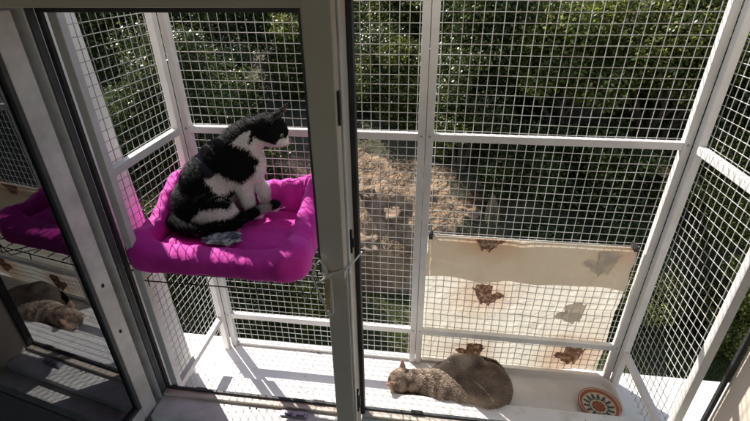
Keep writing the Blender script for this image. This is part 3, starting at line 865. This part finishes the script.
m = MB()
zc = 1.404
m.tube([(-.2095, .735, zc), (-.2095, .698, zc+.004), (-.200, .6955, 1.412), (-.180, .6955, 1.414), (-.1545, .697, 1.424), (-.1525, .735, 1.405), (-.1475, .850, 1.362), (-.20, .8505, 1.366), (-.2185, .850, 1.380), (-.2095, .735, zc)], .0021, 6)
m.tube([(-.190, .693, 1.412), (-.1935, .689, 1.432), (-.202, .686, 1.450), (-.210, .685, 1.440), (-.2155, .685, 1.424), (-.220, .685, 1.408), (-.2155, .684, 1.393), (-.202, .683, 1.402), (-.186, .687, 1.414)], .0023, 6)
m.tube([(-.2155, .684, 1.393), (-.209, .683, 1.375), (-.201, .682, 1.350), (-.195, .682, 1.325), (-.1905, .682, 1.316), (-.1850, .682, 1.316), (-.1815, .682, 1.326), (-.1820, .683, 1.365), (-.1835, .687, 1.408)], .0023, 6)
m.tube([(-.197, .690, 1.408), (-.190, .688, 1.411), (-.183, .690, 1.416)], .0042, 8)
o = m.build('tied_cord', 'cord', smooth=True)
tag(o, 'thin cream cord tied in a loop around the window mullion', 'cord')
m = MB(); m.box(-.1955, -.1860, .683, .689, 1.328, 1.404)
tag(m.build('wooden_clip', 'clip', bevel=.0012), 'narrow brown wooden stick hanging in the cream cord loop on the mullion', 'clip')

# ------------------------------------------------------------------ garden below
GZ = -3.05
def ground_h(x, y):
    h = GZ + .10*nz(x*.4, y*.4) + .05*nz(x*1.3, y*1.3)
    b0 = 6.05 + .3*nz(x*.5, 3)
    t = (y-b0)
    if t > 0:
        bank = 1.45*(1-math.exp(-t/.85)) + .10*max(0, t-1)
        h += bank + .16*nz(x*1.1, y*1.6, 3)*min(1, t) + .07*nz(x*3.2, y*3.2, 8)*min(1, t)
        h += .10*round(2.2*min(t, 1.8)+.4*nz(x*.8, 1))*.5
    if y > 11: h += (y-11)*.22
    return h
def terrain():
    m = MB()
    def axis_pts(segs):
        out = []
        for a, b, s in segs:
            n = max(1, int((b-a)/s)); out += [a+(b-a)*i/n for i in range(n)]
        return out+[segs[-1][1]]
    xs = axis_pts([(-70, -6, 4), (-6, 8, .11), (8, 70, 4)]); ys = axis_pts([(-30, .7, 6), (.7, 5, .4), (5, 10.5, .09), (10.5, 16, .5), (16, 90, 6)])
    for y in ys:
        for x in xs: m.v.append((x, y, ground_h(x, y) if y > .5 else GZ-.02))
    nx = len(xs)
    for j in range(len(ys)-1):
        for i in range(nx-1):
            a = j*nx+i; m.f.append((a, a+1, a+nx+1, a+nx))
    return m.build('ground', 'earth', smooth=True)
g = terrain(); g['kind'] = 'structure'; g.data.materials.append(M['garden_soil'])
for p in g.data.polygons:
    c = p.center
    if c.y > 8.3+.5*nz(c.x*.9, 5) or c.y < 5.95+.3*nz(c.x*1.7, 2) or c.x > .45+.7*nz(c.y*1.5, 7) or c.x < -3.2: p.material_index = 1
def lawn():
    rnd = random.Random(4); m = MB()
    for _ in range(26000):
        x = rnd.uniform(-3.2, 4.6); y = rnd.uniform(3.6, 6.5)
        if y > 6.0+.3*nz(x*1.3, 2) : continue
        z = ground_h(x, y); a = rnd.uniform(0, 2*pi); h = rnd.uniform(.05, .13); w = rnd.uniform(.006, .011)
        dx, dy = cos(a)*w, sin(a)*w; lx, ly = rnd.gauss(0, .035), rnd.gauss(0, .035)
        m.add([(x-dx, y-dy, z-.01), (x+dx, y+dy, z-.01), (x+lx, y+ly, z+h)], [(0, 1, 2)])
    return m.build('grass', 'grass')
o = lawn(); o['kind'] = 'stuff'; o['label'] = 'patch of short grass at the foot of the bank'

def crown_mesh(name, n, leaf, shape, seed, clumps=26, squash=.85):
    rnd = random.Random(seed); m = MB(); cl = []
    for _ in range(clumps):
        d = V((rnd.gauss(0, 1), rnd.gauss(0, 1), rnd.gauss(0, 1))).normalized()*rnd.uniform(.25, .82)
        cl.append((V((d.x*shape[0], d.y*shape[1], d.z*shape[2])), rnd.uniform(.22, .40), rnd.uniform(.65, 1.35)))
    for _ in range(n):
        c, r, tint = rnd.choice(cl)
        d = V((rnd.gauss(0, 1), rnd.gauss(0, 1), rnd.gauss(0, 1))).normalized()*(rnd.random()**.38)*r*.9
        p = c + V((d.x, d.y, d.z*squash))
        out = (d.normalized()*.6 + V((rnd.gauss(0, .6), rnd.gauss(0, .6), rnd.gauss(.3, .6)))).normalized()
        t = out.orthogonal().normalized(); t = Matrix.Rotation(rnd.uniform(0, 2*pi), 3, out) @ t
        b = out.cross(t); L = leaf*rnd.uniform(.6, 1.25); w = L*rnd.uniform(.26, .40)
        k = tint*(rnd.uniform(.35, 1.0) if rnd.random() < .78 else rnd.uniform(1.4, 3.2)); col = (k*rnd.uniform(.85, 1.25), k, k*rnd.uniform(.7, 1.3))
        m.add([p-t*L*.5, p+b*w-out*L*.06, p+t*L*.5-out*L*.12, p-b*w-out*L*.06], [(0, 1, 2, 3)], [col]*4)
    return m.mesh(name)
def trunk_mesh(h, seed):
    rnd = random.Random(seed); m = MB()
    for k in range(4):
        a = k*1.6+seed; e = V((cos(a)*.55, sin(a)*.55, h*rnd.uniform(.75, 1)))
        m.tube([(0, 0, -.25), e*.35+V((rnd.gauss(0, .05), rnd.gauss(0, .05), .05)), e*.7, e], [.06, .042, .028, .010], 7)
        for q in range(3):
            f = V((cos(a+q*2)*.4, sin(a+q*2)*.4, rnd.uniform(.1, .5))); s = e*(.45+.18*q)
            m.tube([s, s+f*.5, s+f], [.020, .012, .005], 5)
    return m.mesh('trunk')
CR = [crown_mesh('crown', 34000, .042, (1.0, .9, .95), 1, 40), crown_mesh('crown', 38000, .036, (.95, .9, 1.05), 2, 48), crown_mesh('crown', 28000, .050, (1.05, .9, .9), 3, 34)]
TR = [trunk_mesh(1.0, 1), trunk_mesh(1.1, 2), trunk_mesh(.9, 3)]
def plant(name, x, y, zc, s, kind, mat, label, group, sx=1, rot=0):
    """zc: centre height of the crown; the trunk reaches the ground under it"""
    gh = ground_h(x, y); r = empty(name, (x, y, gh), label, 'tree' if 'tree' in name else 'shrub', group)
    if not CR[kind].materials: CR[kind].materials.append(M['leaf_mid'])
    c = bpy.data.objects.new('crown', CR[kind]); c.material_slots[0].link = 'OBJECT'; c.material_slots[0].material = M[mat]; COL.objects.link(c); c.parent = r
    c.location = (0, 0, zc-gh); c.scale = (s*sx, s, s); c.rotation_euler = (0, 0, rot)
    t = bpy.data.objects.new('trunk', TR[kind]); COL.objects.link(t); t.parent = r
    if not TR[kind].materials: TR[kind].materials.append(M['bark'])
    t.scale = (s*.8, s*.8, max(.3, (zc-gh)*.95)); t.rotation_euler = (0, 0, rot)
    return r
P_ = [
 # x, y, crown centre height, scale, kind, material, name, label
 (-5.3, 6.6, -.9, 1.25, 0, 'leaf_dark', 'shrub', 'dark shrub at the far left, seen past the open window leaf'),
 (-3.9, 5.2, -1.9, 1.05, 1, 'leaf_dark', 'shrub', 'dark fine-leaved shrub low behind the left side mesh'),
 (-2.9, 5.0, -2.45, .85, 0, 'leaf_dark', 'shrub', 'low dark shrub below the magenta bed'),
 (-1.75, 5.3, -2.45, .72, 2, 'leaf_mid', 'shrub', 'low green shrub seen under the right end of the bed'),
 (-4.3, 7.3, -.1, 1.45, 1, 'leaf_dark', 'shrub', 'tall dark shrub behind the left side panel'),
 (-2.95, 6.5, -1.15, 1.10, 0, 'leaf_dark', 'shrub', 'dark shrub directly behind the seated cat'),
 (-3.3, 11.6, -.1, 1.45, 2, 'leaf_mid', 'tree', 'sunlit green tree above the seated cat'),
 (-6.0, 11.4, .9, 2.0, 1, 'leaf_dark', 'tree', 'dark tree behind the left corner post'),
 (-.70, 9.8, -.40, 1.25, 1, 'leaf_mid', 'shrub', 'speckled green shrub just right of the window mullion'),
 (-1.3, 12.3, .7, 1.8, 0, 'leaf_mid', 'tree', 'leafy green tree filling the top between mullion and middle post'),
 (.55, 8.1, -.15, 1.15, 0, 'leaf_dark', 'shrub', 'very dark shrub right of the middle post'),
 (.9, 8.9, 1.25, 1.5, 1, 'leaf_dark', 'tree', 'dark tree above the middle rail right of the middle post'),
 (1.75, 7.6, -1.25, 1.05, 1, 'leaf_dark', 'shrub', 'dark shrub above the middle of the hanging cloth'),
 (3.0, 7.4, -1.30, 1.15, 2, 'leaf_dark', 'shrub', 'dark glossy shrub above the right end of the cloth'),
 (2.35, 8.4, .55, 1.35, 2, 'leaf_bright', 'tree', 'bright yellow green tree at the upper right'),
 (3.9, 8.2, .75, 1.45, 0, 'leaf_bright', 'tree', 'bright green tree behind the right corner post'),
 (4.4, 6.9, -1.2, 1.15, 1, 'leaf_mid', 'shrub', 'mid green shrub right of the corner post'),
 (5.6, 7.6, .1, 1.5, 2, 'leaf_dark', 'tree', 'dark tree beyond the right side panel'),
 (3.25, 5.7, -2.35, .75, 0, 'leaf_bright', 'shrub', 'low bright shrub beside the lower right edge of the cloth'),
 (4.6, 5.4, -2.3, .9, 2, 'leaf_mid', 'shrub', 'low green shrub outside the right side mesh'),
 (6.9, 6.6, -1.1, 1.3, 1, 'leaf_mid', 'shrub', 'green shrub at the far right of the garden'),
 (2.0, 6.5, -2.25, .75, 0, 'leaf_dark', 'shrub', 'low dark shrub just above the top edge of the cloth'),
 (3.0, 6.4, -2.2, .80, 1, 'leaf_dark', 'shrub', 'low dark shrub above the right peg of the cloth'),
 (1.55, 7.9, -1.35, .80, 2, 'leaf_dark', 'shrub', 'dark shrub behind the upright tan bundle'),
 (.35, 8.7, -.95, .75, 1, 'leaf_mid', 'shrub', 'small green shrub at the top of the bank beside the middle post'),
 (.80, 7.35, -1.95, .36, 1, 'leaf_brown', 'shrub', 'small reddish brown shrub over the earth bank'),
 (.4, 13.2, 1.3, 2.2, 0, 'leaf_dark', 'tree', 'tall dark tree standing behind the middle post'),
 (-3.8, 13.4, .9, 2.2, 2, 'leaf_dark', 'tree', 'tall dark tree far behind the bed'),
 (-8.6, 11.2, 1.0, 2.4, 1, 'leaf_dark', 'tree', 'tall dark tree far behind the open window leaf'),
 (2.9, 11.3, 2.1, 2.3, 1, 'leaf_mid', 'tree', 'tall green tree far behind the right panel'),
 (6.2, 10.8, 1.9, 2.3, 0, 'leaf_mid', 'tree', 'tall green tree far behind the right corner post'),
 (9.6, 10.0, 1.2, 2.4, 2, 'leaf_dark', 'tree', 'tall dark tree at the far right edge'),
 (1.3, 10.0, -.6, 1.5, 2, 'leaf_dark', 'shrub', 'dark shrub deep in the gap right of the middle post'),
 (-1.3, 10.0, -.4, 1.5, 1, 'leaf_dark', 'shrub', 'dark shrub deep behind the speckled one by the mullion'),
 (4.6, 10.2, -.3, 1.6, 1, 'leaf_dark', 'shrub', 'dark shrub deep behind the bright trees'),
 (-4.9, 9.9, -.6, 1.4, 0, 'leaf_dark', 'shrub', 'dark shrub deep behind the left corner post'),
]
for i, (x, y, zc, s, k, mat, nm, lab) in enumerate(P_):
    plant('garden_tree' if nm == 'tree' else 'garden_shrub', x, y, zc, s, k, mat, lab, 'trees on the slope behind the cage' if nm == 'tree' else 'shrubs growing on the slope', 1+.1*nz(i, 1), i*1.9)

def rock(x, y, r, label):
    bm = bmesh.new(); bmesh.ops.create_icosphere(bm, subdivisions=4, radius=1); sd = x*7+y
    for v in bm.verts:
        p = v.co.copy(); k = 1+.6*nz(p.x*1.3+sd, p.y*1.3, p.z*1.3)+.25*nz(p.x*4+sd, p.y*4, p.z*4)+.08*nz(p.x*12, p.y*12, p.z*12)
        v.co = V((p.x*r*1.3*k, p.y*r*.9*k, p.z*r*.62*k))
    me = bpy.data.meshes.new('rock'); bm.to_mesh(me); bm.free()
    o = put('garden_rock', me, 'rock', smooth=True); o.location = (x, y, ground_h(x, y)-r*.05); o.rotation_euler.z = sd
    tag(o, label, 'rock', 'rocks on the earth bank')
rock(-1.05, 6.55, .20, 'broad pale rock low on the earth bank right of the mullion')
rock(-.62, 6.95, .18, 'rounded rock halfway up the bank beside the middle post')
rock(-1.15, 7.25, .15, 'small pale rock near the top of the bank by the mullion')
rock(.35, 6.6, .17, 'rock at the foot of the bank just right of the middle post')
rock(.75, 7.05, .15, 'brown rock on the bank above the left corner of the cloth')

# fallen twigs
rnd = random.Random(9); m = MB()
for _ in range(200):
    x = rnd.uniform(-2.2, 2.2); y = rnd.uniform(5.9, 8); z = ground_h(x, y); a = rnd.uniform(0, 2*pi); L = rnd.uniform(.08, .38)
    m.tube([(x, y, z+.02), (x+cos(a)*L*.5, y+sin(a)*L*.5, ground_h(x+cos(a)*L*.5, y+sin(a)*L*.5)+.05), (x+cos(a)*L, y+sin(a)*L, ground_h(x+cos(a)*L, y+sin(a)*L)+.03)], [.008, .006, .003], 4)
o = m.build('twig_litter', 'stick'); o['kind'] = 'stuff'; o['label'] = 'dry twigs littering the earth bank'
rnd = random.Random(10); m = MB()
for _ in range(1700):
    x = rnd.uniform(-3, 2.2); y = rnd.uniform(5.8, 8.6); z = ground_h(x, y)+.012; a = rnd.uniform(0, 2*pi); L = rnd.uniform(.010, .024)
    t = V((cos(a), sin(a), rnd.gauss(.1, .3))).normalized()*L; b = V((-sin(a), cos(a), rnd.gauss(0, .3))).normalized()*L*.5; p = V((x, y, z))
    k = rnd.uniform(.5, 1.8); c = (k, k*rnd.uniform(.8, 1.1), k)
    m.add([p-t, p+b, p+t, p-b], [(0, 1, 2, 3)], [c]*4)
o = m.build('leaf_litter', 'leaf_brown'); o['kind'] = 'stuff'; o['label'] = 'brown dead leaves scattered over the bank'

GB = empty('reed_bundle', (1.13, 7.3, ground_h(1.13, 7.3)), 'upright tan bundle above a dark blue base among the shrubs behind the cloth', 'garden ornament')
m = MB(); bz = -2.58
m.tube([(1.13, 7.0, ground_h(1.13, 7.0)-.1), (1.13, 7.0, bz+.02)], .02, 8); m.build('stake', 'bark', GB)
m = MB(); m.tube([(1.13, 7.0, bz), (1.13, 7.0, bz+.05), (1.13, 7.0, bz+.28), (1.13, 7.0, bz+.33)], [.10, .12, .12, .09], 16); m.build('base', 'blue', GB, smooth=True)
m = MB()
for k in range(22):
    a = 2*pi*k/22; m.tube([(1.13+.05*cos(a), 7.0+.05*sin(a), bz+.31), (1.13+.13*cos(a), 7.0+.13*sin(a), bz+.55), (1.12+.10*cos(a), 7.0+.10*sin(a), bz+.82), (1.10+.02*cos(a), 7.0+.02*sin(a), bz+1.05)], .011, 5)
m.build('reeds', 'stick', GB)

# ------------------------------------------------------------------ camera
cam = bpy.data.cameras.new('camera'); co = bpy.data.objects.new('camera', cam); COL.objects.link(co); S.camera = co
cam.sensor_width = 36; cam.lens = 36*445/750; cam.clip_start = .02; cam.clip_end = 500
Rm = Matrix(((0.9916024, -0.05392535, 0.11754465), (0.12895296, 0.48108891, -0.86713585), (-0.00978882, 0.87501172, 0.48400275)))
co.matrix_world = Matrix.Translation((0, 0, CZ)) @ Rm.to_4x4()

# ------------------------------------------------------------------ daylight
SUN = V((-.7276, .686, 0)).normalized()*cos(R(40)) + V((0, 0, sin(R(40))))
w = bpy.data.worlds.new('World'); S.world = w; w.use_nodes = True; nt = w.node_tree; nt.nodes.clear()
wo = nt.nodes.new('ShaderNodeOutputWorld'); bg = nt.nodes.new('ShaderNodeBackground'); sk = nt.nodes.new('ShaderNodeTexSky')
sk.sky_type = 'NISHITA'; sk.sun_disc = False; sk.sun_elevation = R(40); sk.sun_rotation = math.atan2(SUN.x, SUN.y)
bg.inputs[1].default_value = .098
nt.links.new(sk.outputs[0], bg.inputs[0]); nt.links.new(bg.outputs[0], wo.inputs[0])
sl = bpy.data.lights.new('sun', 'SUN'); sl.energy = 5; sl.angle = R(.5); sl.color = (1, .95, .87)
so = bpy.data.objects.new('sun', sl); COL.objects.link(so); so.rotation_euler = SUN.to_track_quat('Z', 'Y').to_euler(); so.location = (-3, 4, 6)

S.view_settings.view_transform = 'Standard'; S.view_settings.look = 'None'; S.view_settings.gamma = 1
S.view_settings.exposure = .64; S.view_settings.use_curve_mapping = False
S.render.engine = 'CYCLES'
S.cycles.max_bounces = 8; S.cycles.transparent_max_bounces = 12; S.cycles.caustics_reflective = False; S.cycles.caustics_refractive = False
